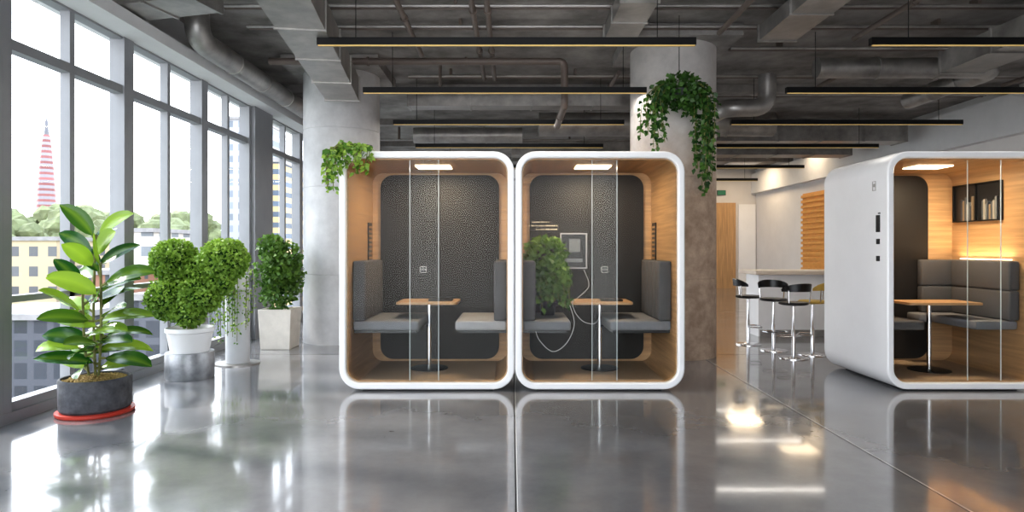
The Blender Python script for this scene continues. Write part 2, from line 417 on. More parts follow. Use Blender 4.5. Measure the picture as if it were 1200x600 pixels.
# ============================================================ SHELL
XL, XR, YB, CZ = -3.8, 8.0, 21.0, 3.9
boxab('floor', (XL-0.3, -2.5, -0.3), (XR+0.2, YB+0.2, 0), M['floor'], kind='structure')
boxab('ceiling', (XL-0.3, -2.5, CZ), (XR+0.2, YB+0.2, CZ+0.3), M['ceil'], kind='structure')
boxab('wall_right', (XR, -2.5, 0), (XR+0.2, YB+0.2, CZ), M['beige'], kind='structure')
boxab('wall_far', (XL-0.3, YB, 0), (XR, YB+0.2, CZ), M['beige'], kind='structure')
boxab('wall_back_added', (2.4, -2.7, 0), (XR, -2.5, CZ), M['beige'], kind='structure')  # unseen partial wall added behind the camera to darken the right side
boxab('wall_left', (XL-0.3, -2.5, 3.42), (XL+0.02, YB, CZ), M['plaster'], kind='structure')
boxab('trim_1', (XR-0.15, 6.5, 3.1), (XR, YB, CZ-.15), M['plaster'], kind='structure')
boxab('trim_2', (XL+0.02, -2.5, 3.36), (XL+0.30, YB, 3.48), M['plaster'], kind='structure')
boxab('baseboard_left', (XL-0.15, -2.5, 0), (XL+0.05, YB, 0.08), M['frame'], kind='structure')
bays = []
y = 4.72-1.55*4
for k in range(4+3): bays.append((y, y+1.55)); y += 1.55
bays[-1] = (7.82, 9.22)
bays += [(9.9, 11.4), (11.4, 12.95), (12.95, 14.5), (14.5, 16.0), (16.0, 17.5), (17.5, 19.0), (19.0, 20.9)]
for i, (a, b) in enumerate(bays):
    m_ = (a+b)/2+0.0
    L = [((XL-.10, a-.0, .08), (XL+.045, a+.085, 3.42)), ((XL-.10, b-.07, .08), (XL+.045, b-.001, 3.42)),
         ((XL-.06, m_-.03, .14), (XL+.025, m_+.03, 3.34)),
         ((XL-.08, a+.085, .08), (XL+.03, b-.07, .15)), ((XL-.08, a+.085, 3.34), (XL+.03, b-.07, 3.42)),
         ((XL-.07, a+.085, 2.81), (XL+.028, b-.07, 2.89)), ((XL-.07, a+.085, .90), (XL+.025, b-.07, .95))]
    w = boxes('window_%d' % (i+1), L, M['frame'], kind='structure', label='grey metal framed floor-to-ceiling window')
    bm = bmesh.new(); vs = [bm.verts.new(p) for p in ((XL-.02, a+.05, .1), (XL-.02, b-.05, .1), (XL-.02, b-.05, 3.38), (XL-.02, a+.05, 3.38))]; bm.faces.new(vs)
    finish('glass', bm, M['glass'], w)
boxab('trim_3', (XL-.12, 9.22, 0), (XL+.10, 9.90, 3.42), M['frame'], kind='structure')

for nm, cx, cy, r, lb in (('conc', -2.43, 9.15, .53, 'round raw concrete column beside the window planters'), ('conc_b', 2.0, 7.97, .52, 'round concrete column with brown scuffed lower half')):
    c = thing('concrete_column', (cx, cy, 0), lb, 'column')
    prof = [(0, 0), (r, 0)]
    for zj in (.95, 2.15, 2.95): prof += [(r, zj-.006), (r-.006, zj-.003), (r-.006, zj+.003), (r, zj+.006)]
    lathe('shaft', prof+[(r, CZ-.15), (0, CZ-.15)], (cx, cy, 0), M[nm], c, 64)
    box('capital', (cx, cy, CZ-.08), (1.3, 1.3, .14), M['beam'], c)
for yb in (3.6, 10.2, 12.9, 15.6, 18.3):
    boxab('ceiling_beam', (XL+.02, yb-.10, CZ-.12), (XR-.001, yb+.10, CZ), M['beam'], kind='structure')

boxab('wall_panel', (6.5, YB-.06, 0), (7.32, YB, 2.8), M['oak_z'], kind='structure')
boxab('door_1', (7.42, YB-.07, 0), (7.97, YB, 2.75), M['white'], kind='structure')
sp = thing('slat_panel', (XR-.02, 16.7, .7), 'orange wooden slatted panel on the kitchenette wall', 'wall panel')
boxab('backing', (XR-.03, 15.2, .7), (XR-.001, 17.55, 2.8), M['slat'], sp)
boxes('slats', [((XR-.08, 15.2, .72+.14*i), (XR-.03, 17.55, .79+.14*i)) for i in range(15)], M['slat'], sp)
ex = thing('exit_sign', (6.85, YB-.03, 3.0), 'small dim green exit sign on the far wall', 'sign')
boxab('housing', (6.72, YB-.05, 3.05), (7.0, YB-.001, 3.21), M['black'], ex); boxab('sign_face', (6.73, YB-.06, 3.06), (6.99, YB-.05, 3.20), M['green'], ex)
def added_downlight(x, y, e, zc=CZ, col=(1, .78, .52), sz=.9):  # added ceiling panels that brighten the far corner with warm light
    o = thing('added_ceiling_light', (x, y, zc-.05), 'square warm light panel added under the ceiling', 'ceiling light', 'added ceiling lights')
    boxab('added_panel', (x-sz/2, y-sz/2, zc-.03), (x+sz/2, y+sz/2, zc-.001), M['white'], o)
    arealight('added_panel_light', (x, y, zc-.06), sz, sz, e, col, o)
added_downlight(7.0, 19.3, 34); added_downlight(7.35, 16.5, 14)

# ============================================================ CEILING SERVICES
def cyl_duct(pts, r, label, m=M['steel'], flange=0.9, name='air_duct', cat='air duct'):
    o = thing(name, V3(pts[0]), label, cat)
    pp = bend(pts, r*1.8) if len(pts) > 2 else [V3(p) for p in pts]
    tube('duct_pipe', pp, r, m, o, 24)
    for a, b in zip(pts, pts[1:]):
        a = V3(a); b = V3(b); L = (b-a).length; n = int(L/flange); dd = (b-a).normalized()
        for i in range(1, n+1):
            q = a+dd*(i*L/(n+1)); tube('collar', [q-dd*.012, q+dd*.012], r+.012, m, o, 24)
    return o
def rect_duct(a, b, w, h, label, m=M['steel']):
    a = V3(a); b = V3(b); dd = b-a; L = dd.length; rz = math.atan2(dd.y, dd.x)
    o = thing('ventilation_duct', a, label, 'air duct')
    box('duct_body', (a+b)/2, (L, w, h), m, o, rz=rz)
    n = max(2, int(L/.8))
    for i in range(n+1): box('flange', a+dd*(i/n), (.025, w+.03, h+.03), m, o, rz=rz)
    return o
rect_duct((-1.62, 3.8, 3.38), (-2.2, 8.3, 3.38), .42, .30, 'grey rectangular steel ventilation duct with flanges')
cyl_duct([(-3.3, 6.7, 3.88), (-3.3, 6.7, 3.5), (-3.3, 14.5, 3.5)], .125, 'round galvanised duct with elbow above the windows')
rect_duct((-3.7, 6.0, 3.6), (-2.75, 5.75, 3.6), .4, .2, 'wide flat steel duct branch near the windows')
cyl_duct([(-3.05, 8.05, 3.66), (.66, 8.05, 3.66), (.66, 8.05, 3.1), (.66, 9.4, 3.1)], .045, 'long thin brown service pipe with bends', M['pipe'], 1.3, 'service_pipe', 'pipe')
cyl_duct([(.45, 10.8, 3.40), (4.4, 10.8, 3.40)], .2, 'large round galvanised duct crossing the ceiling')
cyl_duct([(3.55, 8.9, 3.72), (3.55, 8.9, 3.26), (2.95, 8.9, 3.26), (2.95, 9.8, 3.26)], .12, 'shiny silver duct elbow beside the column')
cyl_duct([(-1.9, 12.4, 3.5), (.2, 12.4, 3.5)], .15, 'round duct section behind the lamps')
cyl_duct([(3.9, 8.2, 3.62), (6.2, 8.2, 3.62), (6.2, 10.0, 3.62)], .13, 'round galvanised duct turning towards the far wall')
rect_duct((5.3, 5.95, 3.5), (5.3, 7.55, 3.5), .5, .24, 'rectangular galvanised ventilation duct over the booth')
rect_duct((2.6, 12.4, 3.5), (7.5, 12.4, 3.5), .5, .3, 'rectangular galvanised duct crossing above the bar')
rect_duct((-1.6, 9.98, 3.6), (2.2, 9.98, 3.6), .3, .2, 'flat galvanised duct crossing behind the lamps')
rect_duct((1.2, 6.0, 3.70), (1.2, 7.1, 3.70), .35, .16, 'flat galvanised duct running along the ceiling')
rect_duct((2.9, 4.6, 3.66), (2.9, 7.0, 3.66), .4, .16, 'flat galvanised duct above the side booth')
rect_duct((.0, 14.2, 3.5), (7.4, 14.2, 3.5), .5, .3, 'rectangular galvanised duct towards the far wall')
for (x0_, x1_, y_, z) in ((-3.0, 7.6, 7.24, 3.82), (-1.5, 7.6, 9.25, 3.8), (2.6, 7.7, 5.2, 3.78), (-3.0, 7.6, 13.5, 3.6), (-3.0, 7.6, 6.62, 3.82), (2.8, 7.7, 10.4, 3.8), (-1.6, 2.2, 8.75, 3.5), (-3.2, 1.2, 4.6, 3.8), (2.7, 7.6, 7.9, 3.78)):
    o = thing('cable_conduit', (x0_, y_, z), 'thin grey cable conduits fixed under the ceiling slab', 'conduit')
    for q in (0, .07): tube('conduit_pipe', [(x0_, y_+q, z), (x1_-(1.0 if x1_ == 2.2 else 0), y_+q, z)], .018, M['pipe'] if q else M['steel'], o, 8)
    for i in range(max(1, int((x1_-x0_-1)/1.8))):
        x_ = x0_+.6+1.8*i; boxab('bracket', (x_, y_-.03, z+.012), (x_+.03, y_+.1, CZ), M['pipe'], o)
for (x_, ya, yb_, z) in ((-2.95, 2.5, 5.3, 3.72), (3.9, 4.0, 7.3, 3.7), (-.4, 3.9, 9.2, 3.74), (-.25, 3.9, 9.2, 3.74), (6.9, 4.0, 9.0, 3.6), (4.6, 8.6, 10.0, 3.74), (1.45, 8.7, 9.6, 3.7), (-1.1, 4.0, 7.8, 3.66), (2.3, 3.9, 7.1, 3.7)):
    cyl_duct([(x_, ya, z), (x_, yb_, z)], .03, 'thin painted service pipe running along the ceiling', M['pipe'], 1.5, 'service_pipe', 'pipe')

def pendant(x0, x1, y, e=20):
    z = 3.2; c = (x0+x1)/2
    o = thing('linear_pendant_lamp', (c, y, z-.04), 'long slim black linear pendant lamp with warm underside', 'pendant lamp', 'black linear pendant lamps')
    boxab('housing', (x0, y-.03, z-.034), (x1, y+.03, z+.034), M['blackm'], o)
    boxab('diffuser', (x0+.01, y-.028, z-.042), (x1-.01, y-.005, z-.034), M['gold'], o)
    for xx in (x0+.35, x1-.35):
        tube('suspension_cable', [(xx, y, z+.034), (xx, y, CZ)], .004, M['blackm'], o, 6)
    arealight('lamp_light', (c, y, z-.06), x1-x0-.1, .10, e, (1, .94, .86), o)
for y_ in (5.86, 7.66, 9.6, 11.8, 14.8, 17.6): pendant(-1.78, 1.68, y_)
for y_ in (5.86, 7.66, 9.6, 11.8, 14.8, 17.6): pendant(3.28, 6.75, y_, 12)

# ============================================================ BOOTHS
YF = 5.86
def backrest(name, x0, x1, y0, y1, z0, z1, parent, along='y', n=5):
    bm = bmesh.new()
    if along == 'y':
        s = (y1-y0)/n
        for i in range(n): add_box(bm, ((x0+x1)/2, y0+s*(i+.5), (z0+z1)/2), (x1-x0, s*.995, z1-z0), .018, seg=3)
    elif along == 'z':
        s = (z1-z0)/n
        for i in range(n): add_box(bm, ((x0+x1)/2, (y0+y1)/2, z0+s*(i+.5)), (x1-x0, y1-y0, s*.995), .022, seg=3)
    return finish(name, bm, M['fabric'], parent, smooth=True, label='channel-stitched grey upholstered backrest')
def booth(x0, x1, depth, label, panes, panel=None, vents=(), lightw=14):
    y0, y1 = YF, YF+depth
    o = thing('office_booth', ((x0+x1)/2, (y0+y1)/2, 0), label, 'office booth')
    z0, z1, t = .015, 2.2, .062
    ring('shell', x0, x1, z0, z1, .19, t, y0, y1, M['white'], o, bevel=.014, label='glossy white rounded outer shell')
    ix0, ix1, iz0, iz1 = x0+t, x1-t, z0+t, z1-t
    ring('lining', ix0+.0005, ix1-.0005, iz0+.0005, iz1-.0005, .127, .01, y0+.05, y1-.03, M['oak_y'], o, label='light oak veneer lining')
    rplate('back_wall', ix0+.001, ix1-.001, iz0+.001, iz1-.001, .127, y1-.06, y1-.02, M['oak_x'], o, label='light oak back wall')
    p = panel or (ix0+.10, ix1-.10, iz0+.035, iz1-.035)
    rplate('back_panel', p[0], p[1], p[2], p[3], .14, y1-.085, y1-.059, M['char'], o, label='charcoal acoustic felt panel')
    boxab('floor_mat', (ix0+.12, y0+.07, iz0+.0105), (ix1-.12, y1-.09, iz0+.016), M['booth_floor'], o)
    boxes('plinth', [((x0+.2, y0+.08, 0), (x1-.2, y1-.08, z0+.002))], M['black'], o)
    lx = (ix0+ix1)/2
    boxab('ceiling_light', (lx-.17, y0+.42, iz1-.022), (lx+.17, y0+.68, iz1-.0105), M['warm'], o, label='warm rectangular ceiling light')
    arealight('booth_light', (lx, y0+.55, iz1-.03), .34, .26, lightw, (1, .80, .56), o)
    for i, (a, b, yy) in enumerate(panes):
        g = boxab('glass_door' if i else 'glass_panel', (a, yy, iz0+.012), (b, yy+.004, iz1-.012), M['bglass'], o)
        e = b if i == 0 else a
        boxab('glass_edge', (e-.0025, yy-.002, iz0+.014), (e+.0025, yy+.006, iz1-.014), M['edge'], g)
    for (sx, ya, yb, za, zb) in vents:
        s = 1 if sx < lx else -1; xa = sx; xb_ = sx+s*.014
        v = boxab('vent_grille', (min(xa, xb_), ya, za), (max(xa, xb_), yb, zb), M['black'], o)
        n = 8; st = (zb-za-.03)/n
        boxes('grille_slats', [((min(xa, xb_+s*.006), ya+.012, za+.02+st*i), (max(xa, xb_+s*.006), yb-.012, za+.02+st*i+st*.45)) for i in range(n)], M['oak_y'], v)
    return o, (ix0, ix1, iz0, iz1, y1)
def socket(o, x, z, y):
    s = rplate('wall_socket', x-.036, x+.036, z-.036, z+.036, .010, y-.008, y, M['steel'], o)
    boxes('socket_insert', [((x-.028, y-.011, z+.004), (x-.003, y-.008, z+.028)), ((x+.003, y-.011, z+.004), (x+.028, y-.008, z+.028)), ((x-.028, y-.011, z-.028), (x+.028, y-.008, z-.004))], M['black'], s)
def bench(o, xa, xb, side, y0, y1, btk=.12, m='fabric_l'):
    box('bench_seat', ((xa+xb)/2, (y0+y1)/2, .575), (xb-xa, y1-y0, .05+.04), M[m], o, bev=.02, seg=3, label='light grey upholstered bench seat')
    if side < 0: backrest('backrest', xa, xa+btk, y0-.01, y1, .622, 1.19, o)
    else: backrest('backrest', xb-btk, xb, y0-.01, y1, .622, 1.19, o)
    boxab('seat_base', (xa+.03 if side > 0 else xa, y0+.05, .50), (xb if side > 0 else xb-.03, y1-.02, .529), M['black'], o)
def table(cx, cy, w, dp, z=.78, floorz=.0935, lb='small oak-topped table on chrome pedestal inside booth', tx=0.0):
    o = thing('pedestal_table', (cx, cy, floorz), lb, 'table')
    bm = bmesh.new(); pts = rr(cx+tx-w/2, cx+tx+w/2, cy-dp/2, cy+dp/2, .05)
    A = [bm.verts.new((x, y, z-.022)) for x, y in pts]; B = [bm.verts.new((x, y, z)) for x, y in pts]
    for k in range(len(pts)): bm.faces.new([A[k], A[(k+1) % len(pts)], B[(k+1) % len(pts)], B[k]])
    bm.faces.new(A[::-1]); bm.faces.new(B); finish('tabletop', bm, M['oak_x'], o, smooth=True)
    lathe('pole', [(0, .01), (.022, .01), (.022, z-.04-floorz), (.07, z-.03-floorz), (.07, z-.022-floorz), (0, z-.022-floorz)], (cx, cy, floorz), M['chrome'], o, 24)
    lathe('base', [(0, 0), (.19, 0), (.19, .006), (.18, .01), (.03, .014), (0, .014)], (cx, cy, floorz), M['blackm'], o, 40)
    return o
def tablet(cx, cy, z, w=.24, d=.16, lb='closed black laptop lying on booth table'):
    o = thing('laptop', (cx, cy, z), lb, 'laptop')
    box('laptop_base', (cx, cy, z+.0051), (w, d, .009), M['black'], o, bev=.003)
    box('laptop_lid', (cx, cy, z+.0135), (w, d, .006), M['blackm'], o, bev=.002)

xs = lambda px, Y=YF+.03: (px-600)/F*Y
z_ = lambda py, Y: CH-(py-HY)/F*Y
b1, (a0, a1, zf, zc, yb1) = booth(-1.585, .022, 1.15, 'white rounded two-seat booth with oak interior, ivy on roof',
    [(-1.52, xs(514), YF+.03), (xs(480), -.043, YF+.042)], vents=[(-1.513, 6.70, 6.86, 1.18, 1.58)])
bench(b1, a0+.012, -.885, -1, 6.07, 6.90); bench(b1, -.54, a1-.012, 1, 6.07, 6.90, m='fabric_p')
socket(b1, -.96, 1.08, yb1-.085)
table(-.84, 6.5, .60, .5); tablet(-.72, 6.48, .78)
b2, (c0, c1, _, _, yb2) = booth(.03, 1.585, 1.15, 'white rounded two-seat booth with oak interior, screen and plant',
    [(.095, xs(723), YF+.03), (xs(694), 1.52, YF+.042)], vents=[(1.513, 6.70, 6.86, 1.18, 1.58)])
bench(b2, c0+.012, .56, -1, 6.07, 6.90); bench(b2, .93, c1-.012, 1, 6.07, 6.90)
socket(b2, 1.0, 1.08, yb2-.085)
table(.89, 6.5, .60, .5); tablet(1.0, 6.46, .78, .22, .13, 'thin black tablet lying on booth table')
Yp = yb2-.085
sc = thing('wall_screen', (.665, Yp, 1.1), 'dark display screen with light grey frame on charcoal panel', 'screen')
ring('screen_frame', .52, .81, 1.09, 1.475, .01, .014, Yp-.03, Yp-.001, M['sframe'], sc)
boxab('screen_panel', (.534, Yp-.022, 1.104), (.796, Yp-.001, 1.461), M['black'], sc)
boxes('screen_graphic', [((.615, Yp-.0245, 1.27), (.735, Yp-.022, 1.41)), ((.57, Yp-.0245, 1.16), (.76, Yp-.022, 1.20))], M['screenw'], sc)
tx = thing('lettering', (.35, Yp, 1.5), 'tiny rows of pale lettering on the charcoal booth panel', 'lettering')
L = []
for row, (xa, xb_) in enumerate(((.22, .40), (.18, .50), (.26, .50))):
    x = xa
    while x < xb_:
        w_ = random.choice((.006, .009, .014)); h_ = random.choice((.010, .014)); L.append(((x, Yp-.004, 1.588-row*.04), (x+w_, Yp-.0005, 1.588+h_-row*.04))); x += w_+random.choice((.008, .008, .018))
boxes('letters', L, M['textglow'], tx)
cb = thing('charging_cable', (.66, 6.3, .78), 'white charging cable looping below booth table', 'cable')
tube('cord', smoothpts([P(684, 316, 6.85), P(690, 335, 6.8), P(676, 350, 6.7), P(671, 353, 6.2), P(674, 366, 6.16), P(684, 377, 6.16), P(697, 379, 6.2), P(703, 370, 6.4)]), .003, M['cord'], cb, 8)
tube('cord_loop', smoothpts([P(628, 389, 6.03), P(633, 400, 6.0), P(648, 412, 6.0), P(664, 402, 6.0), P(673, 380, 6.03), P(668, 358, 6.1)]), .003, M['cord'], cb, 8)
bp = thing('potted_plant', (.37, 6.62, .62), 'leafy green plant standing on bench inside booth', 'plant')
lathe('pot', [(0, 0), (.07, 0), (.09, .12), (.082, .12), (.07, .10), (0, .10)], (.37, 6.62, .622), M['black'], bp)
lv = Leaves(); st = []
ball(lv, (.34, 6.58, 1.22), .20, 420, .075, loose=2); ball(lv, (.40, 6.52, 1.03), .19, 300, .075, loose=2)
for i in range(18):
    a = i/18*6.28; r = random.uniform(.12, .22)
    vine(lv, st, [(.37, 6.6, 1.0), (.37+r*math.cos(a), 6.52+.1*math.sin(a), 1.05), (.40+r*1.1*math.cos(a), 6.5+.12*math.sin(a), .68+random.uniform(0, .15))], .065, 50)
lv.obj('foliage', M['leaf_mid'], bp); stemobj(st+[[(.37, 6.62, .72), (.37, 6.6, 1.0)]], .005, M['stem'], bp)
x3 = 3.44
b3, (d0, d1, _, _, yb3) = booth(x3, 4.885, 1.2, 'white rounded booth with control plates and oak interior',
    [(3.505, xs(1173), YF+.03), (xs(1135), 4.82, YF+.042)], panel=(3.6, 4.535, .11, 2.10), lightw=20)
boxes('bench_seat', [((4.40, 6.07, .535), (4.80, 6.72, .62)), ((4.28, 6.722, .535), (4.80, 6.95, .62))], M['fabric_l'], b3, bev=.02)
box('bench_seat', (3.72, 6.50, .575), (.40, .86, .09), M['fabric'], b3, bev=.02, seg=3)
backrest('backrest', 4.70, 4.805, 6.05, 6.86, .622, 1.19, b3, 'z', 2)
backrest('backrest', 4.40, 4.805, 6.87, 6.96, .622, 1.19, b3, 'z', 2)
boxab('added_glow_strip', (4.795, 6.15, 1.195), (4.806, 6.85, 1.203), M['warm'], b3, label='warm light strip added above the backrest')  # added strip and area light, to warm the oak above the bench
arealight('added_glow_light', (4.75, 6.5, 1.215), .08, .75, 3.2, (1, .70, .40), b3, rot=(math.pi, math.radians(-8), 0))
table(4.17, 6.4, .72, .42, lb='long oak-topped table on chrome pedestal inside booth', tx=.05)
nz0, nz1, ny0, ny1 = 1.6, 1.97, 6.28, 6.93
ni = boxab('book_niche', (4.798, ny0, nz0), (4.811, ny1, nz1), M['black'], b3, label='dark recessed shelf window')
boxes('niche_frame', [((4.775, ny0-.012, nz0-.012), (4.811, ny1+.012, nz0)), ((4.775, ny0-.012, nz1), (4.811, ny1+.012, nz1+.012)), ((4.775, ny0-.012, nz0), (4.811, ny0, nz1)), ((4.775, ny1, nz0), (4.811, ny1+.012, nz1)), ((4.775, 6.60, nz0), (4.80, 6.61, nz1))], M['blackm'], ni)
bookm = [mat('book_%d' % i, c, .6, var=.05, scale=9) for i, c in enumerate(((.16, .17, .17), (.30, .28, .25), (.07, .08, .09), (.20, .15, .10), (.04, .05, .07)))]
yy = 6.31
for i in range(15):
    w_ = random.uniform(.018, .028); h_ = random.uniform(.15, .26)
    if i == 8: yy = 6.63
    o = thing('book', (4.788, yy+w_/2, nz0), 'small book standing upright in the booth niche', 'book', 'books in the booth niche')
    boxab('cover', (4.7765, yy, nz0+.0005), (4.7975, yy+w_, nz0+h_), bookm[i % 5], o)
    boxab('pages', (4.779, yy+.003, nz0+h_), (4.7975, yy+w_-.003, nz0+h_+.001), M['ceramic'], o)
    yy += w_+.004
def plate(yc, zc_, w_, h_, m):
    return boxab('control_plate', (x3-.008, yc-w_/2, zc_-h_/2), (x3+.001, yc+w_/2, zc_+h_/2), m, b3, bev=.002, label='small black control plate')
plate(6.01, z_(262, 6.01), .06, .16, M['black']); plate(6.01, z_(283, 6.01), .05, .05, M['black']); plate(6.01, z_(303, 6.01), .05, .05, M['black']); plate(5.99, z_(250, 6.01), .03, .012, M['black'])
zz = z_(218, 6.07)
boxes('emblem', [((x3-.004, 6.05, zz-.045), (x3+.001, 6.055, zz+.045)), ((x3-.004, 6.10, zz-.045), (x3+.001, 6.105, zz+.045)), ((x3-.004, 6.05, zz+.04), (x3+.001, 6.105, zz+.045)), ((x3-.004, 6.05, zz-.045), (x3+.001, 6.105, zz-.04)), ((x3-.004, 6.065, zz-.01), (x3+.001, 6.09, zz+.02))], M['steel'], b3)

# ============================================================ BAR
bar = thing('bar_counter', (5.5, 9.75, 0), 'long white bar counter with warm beige top', 'counter')
boxab('counter_body', (3.66, 9.5, 0), (7.6, 10.0, .92), M['white'], bar); boxab('counter_top', (3.58, 9.4, .92), (7.7, 10.1, .98), M['ctop'], bar, bev=.006)
boxab('kick_plate', (3.68, 9.495, 0), (7.6, 9.5, .1), M['steel'], bar)
def stool(cx, cy, rz, lb, seatm, sc=1.0):
    o = thing('bar_stool', (cx, cy, 0), lb, 'bar stool', 'bar stools at the counter')
    lathe('base', [(0, 0), (.17, 0), (.17, .008), (.145, .016), (.03, .028), (0, .028)], (cx, cy, 0), M['chrome'], o)
    lathe('pole', [(0, .03), (.022, .03), (.022, .33), (.015, .34), (.015, .62), (.06, .635), (0, .635)], (cx, cy, 0), M['chrome'], o, 20)
    R = Matrix.Rotation(rz, 4, 'Z'); T = V3((cx, cy, 0))
    bm = bmesh.new()
    add_tube(bm, [(-.015, 0, .25), (-.13, -.03, .25), (-.15, -.10, .25), (-.11, -.16, .25), (.11, -.16, .25), (.15, -.10, .25), (.13, -.03, .25), (.015, 0, .25)], .009, 8)
    for v in bm.verts: v.co = R @ v.co + T
    finish('footrest', bm, M['chrome'], o, smooth=True)
    lathe('seat', [(0, .635), (.14, .635), (.165, .645), (.17, .655), (.155, .67), (0, .662)], (cx, cy, 0), seatm, o, 32)
    bm = bmesh.new(); n = 20; rows = []
    for i in range(n+1):
        a = math.radians(5+170*i/n); e = math.sin(math.pi*i/n)**.6
        hh = .014+.035*e; zc_ = .81+.04*e; r0 = .165+.02*e
        rows.append([bm.verts.new(R @ V3((rr_*math.cos(a), rr_*math.sin(a), z))+T) for rr_, z in ((r0, zc_-hh), (r0+.012, zc_-hh), (r0+.02, zc_+hh), (r0+.008, zc_+hh))])
    for a, b in zip(rows, rows[1:]):
        for k in range(4): bm.faces.new([a[k], a[(k+1) % 4], b[(k+1) % 4], b[k]])
    bm.faces.new(rows[0]); bm.faces.new(rows[-1][::-1])
    finish('backrest', bm, M['black'] if seatm is not M['yellow'] else M['yellow'], o, smooth=True, angle=60)
    for ad in (35, 145):
        a = math.radians(ad); tube('back_support', [R @ V3((.13*math.cos(a), .13*math.sin(a), .64))+T, R @ V3((.175*math.cos(a), .175*math.sin(a), .67))+T, R @ V3((.187*math.cos(a), .187*math.sin(a), .81))+T], .008, M['chrome'], o, 8)
stool(3.22, 8.72, math.radians(75), 'black low-backed bar stool on chrome pedestal near counter end', M['black'])
stool(3.36, 8.22, math.radians(-10), 'black low-backed bar stool on chrome pedestal between other stools', M['black'])
stool(3.36, 7.64, math.radians(-165), 'black low-backed bar stool turned sideways on chrome pedestal', M['black'])
stool(3.70, 7.88, math.radians(-120), 'bar stool with tan-yellow seat and back beside white booth', M['yellow'])

# ============================================================ PLANTS
cx, cy = -3.33, 5.12
p1 = thing('rubber_plant', (cx, cy, 0), 'tall broad-leaved plant in dark stone pot on red saucer', 'plant')
lathe('saucer', [(0, 0), (.265, 0), (.275, .01), (.275, .028), (.255, .032), (0, .03)], (cx, cy, 0), M['red'], p1)
lathe('pot', [(0, .03), (.235, .03), (.25, .05), (.255, .27), (.25, .285), (.235, .285), (.23, .25), (0, .25)], (cx, cy, 0), M['pot_dark'], p1, 48)
bm = bmesh.new()
for i in range(420):
    a = random.random()*6.28; r = .222*math.sqrt(random.random())
    bmesh.ops.create_icosphere(bm, subdivisions=1, radius=random.uniform(.008, .017), matrix=Matrix.Translation((cx+r*math.cos(a), cy+r*math.sin(a), .262+.03*(1-r/.23))))
g_ = finish('gravel', bm, M['gravel'], p1); g_['kind'] = 'stuff'
lv = Leaves(); st = []
stems = [[(cx, cy, .25), (cx-.01, cy-.01, .8), (cx+.0, cy, 1.42)], [(cx+.03, cy-.02, .25), (cx+.06, cy-.03, .6), (cx+.07, cy-.05, 1.20)], [(cx-.04, cy-.01, .25), (cx-.07, cy-.03, .55), (cx-.08, cy-.04, 1.0)]]
for si, s in enumerate(stems):
    pts = smoothpts(s, 8); st.append(pts); nL = (22, 13, 9)[si]
    for i in range(nL):
        t = (i+.6)/nL; q = pts[int((.16+.84*t)*(len(pts)-1))]
        a = i*2.4+si*1.3; tt = t
        el = math.radians(10+38*tt**2.0+random.uniform(-8, 8))
        dx, dy = math.cos(a), math.sin(a)*.65
        Lf = random.uniform(.34, .43)*(1-.12*tt)
        if dx < -.6: dx *= .95; el += math.radians(6); Lf *= .95
        d = V3((dx*math.cos(el), dy*math.cos(el), math.sin(el)))
        q2 = q+d*.05
        st.append([q, q2])
        lv.big(q2, d, Lf, Lf*.42, random.uniform(.3, .85), random.choice((.0, .05, .1, .2, .45)) if i % 3 else .8)
for i, v in enumerate(lv.v):
    if v.x < XL+.08: lv.v[i] = V3((XL+.08+(v.x-XL-.08)*.05, v.y, v.z))
lv.obj('leaves', M['leaf_big'], p1, label='broad glossy green leaves')
stemobj(st, .010, M['stem'], p1)

cx, cy = -3.27, 6.50
Q = lambda px, py, dy=0: P(px, py, cy+dy)
p2 = thing('topiary_bush', (cx, cy, 0), 'clipped cloud-shaped bush in white pot on zinc stand', 'plant')
lathe('stand', [(0, 0), (.225, 0), (.23, .01), (.23, .255), (.225, .265), (0, .265)], (cx, cy, 0), M['zinc'], p2, 48)
lathe('pot', [(0, .265), (.18, .265), (.215, .46), (.23, .47), (.23, .51), (.215, .512), (.205, .47), (0, .47)], (cx, cy, 0), M['ceramic'], p2, 48)
lv = Leaves(); cs = []
for px, py, r, dy, n in ((205, 305, .215, 0, 2300), (262, 305, .225, 0, 2400), (201, 350, .23, .0, 2300), (236, 345, .19, -.06, 1500), (234, 318, .17, .0, 1200), (222, 366, .15, -.08, 900), (256, 330, .14, 0, 700)):
    c = Q(px, py, dy)
    if c.x-r < XL+.08: c.x = XL+.08+r
    ball(lv, c, r, n, .040, XL+.06, loose=1.5); cs.append((c, r*.76))
lv.obj('foliage', M['leaf_bush'], p2); core('branches', cs, M['core'], p2)
tube('stem', [(cx, cy, .47), (cx+.02, cy, .7), (cx, cy, .95)], .03, M['stem'], p2)

cx, cy = -3.12, 7.28
p3 = thing('trailing_ivy', (cx, cy, 0), 'ivy trailing down a slim pale grey stand by the window', 'plant')
lathe('stand', [(0, .015), (.13, .015), (.13, .83), (.145, .835), (.145, .85), (0, .85)], (cx, cy, 0), M['stand'], p3)
lathe('base_plate', [(0, 0), (.24, 0), (.24, .012), (0, .015)], (cx, cy, 0), M['steel'], p3)
lathe('pot', [(0, .851), (.09, .851), (.12, 1.0), (.11, 1.0), (.1, .97), (0, .97)], (cx, cy, 0), M['ceramic'], p3)
lv = Leaves(); st = []
for i in range(24):
    a = random.uniform(3.3, 6.6); r = random.uniform(.14, .27); zend = random.uniform(.25, .8)
    vine(lv, st, [(cx, cy, .99), (cx+r*.6*math.cos(a), cy+r*.6*math.sin(a), 1.08), (cx+r*math.cos(a)*1.05, cy-.16+r*.3*math.sin(a), .95), (cx+r*math.cos(a), cy-.18+.2*r*math.sin(a), zend)], .034, 50)
lv.obj('foliage', M['leaf_bush'], p3); stemobj(st, .003, M['stem'], p3)

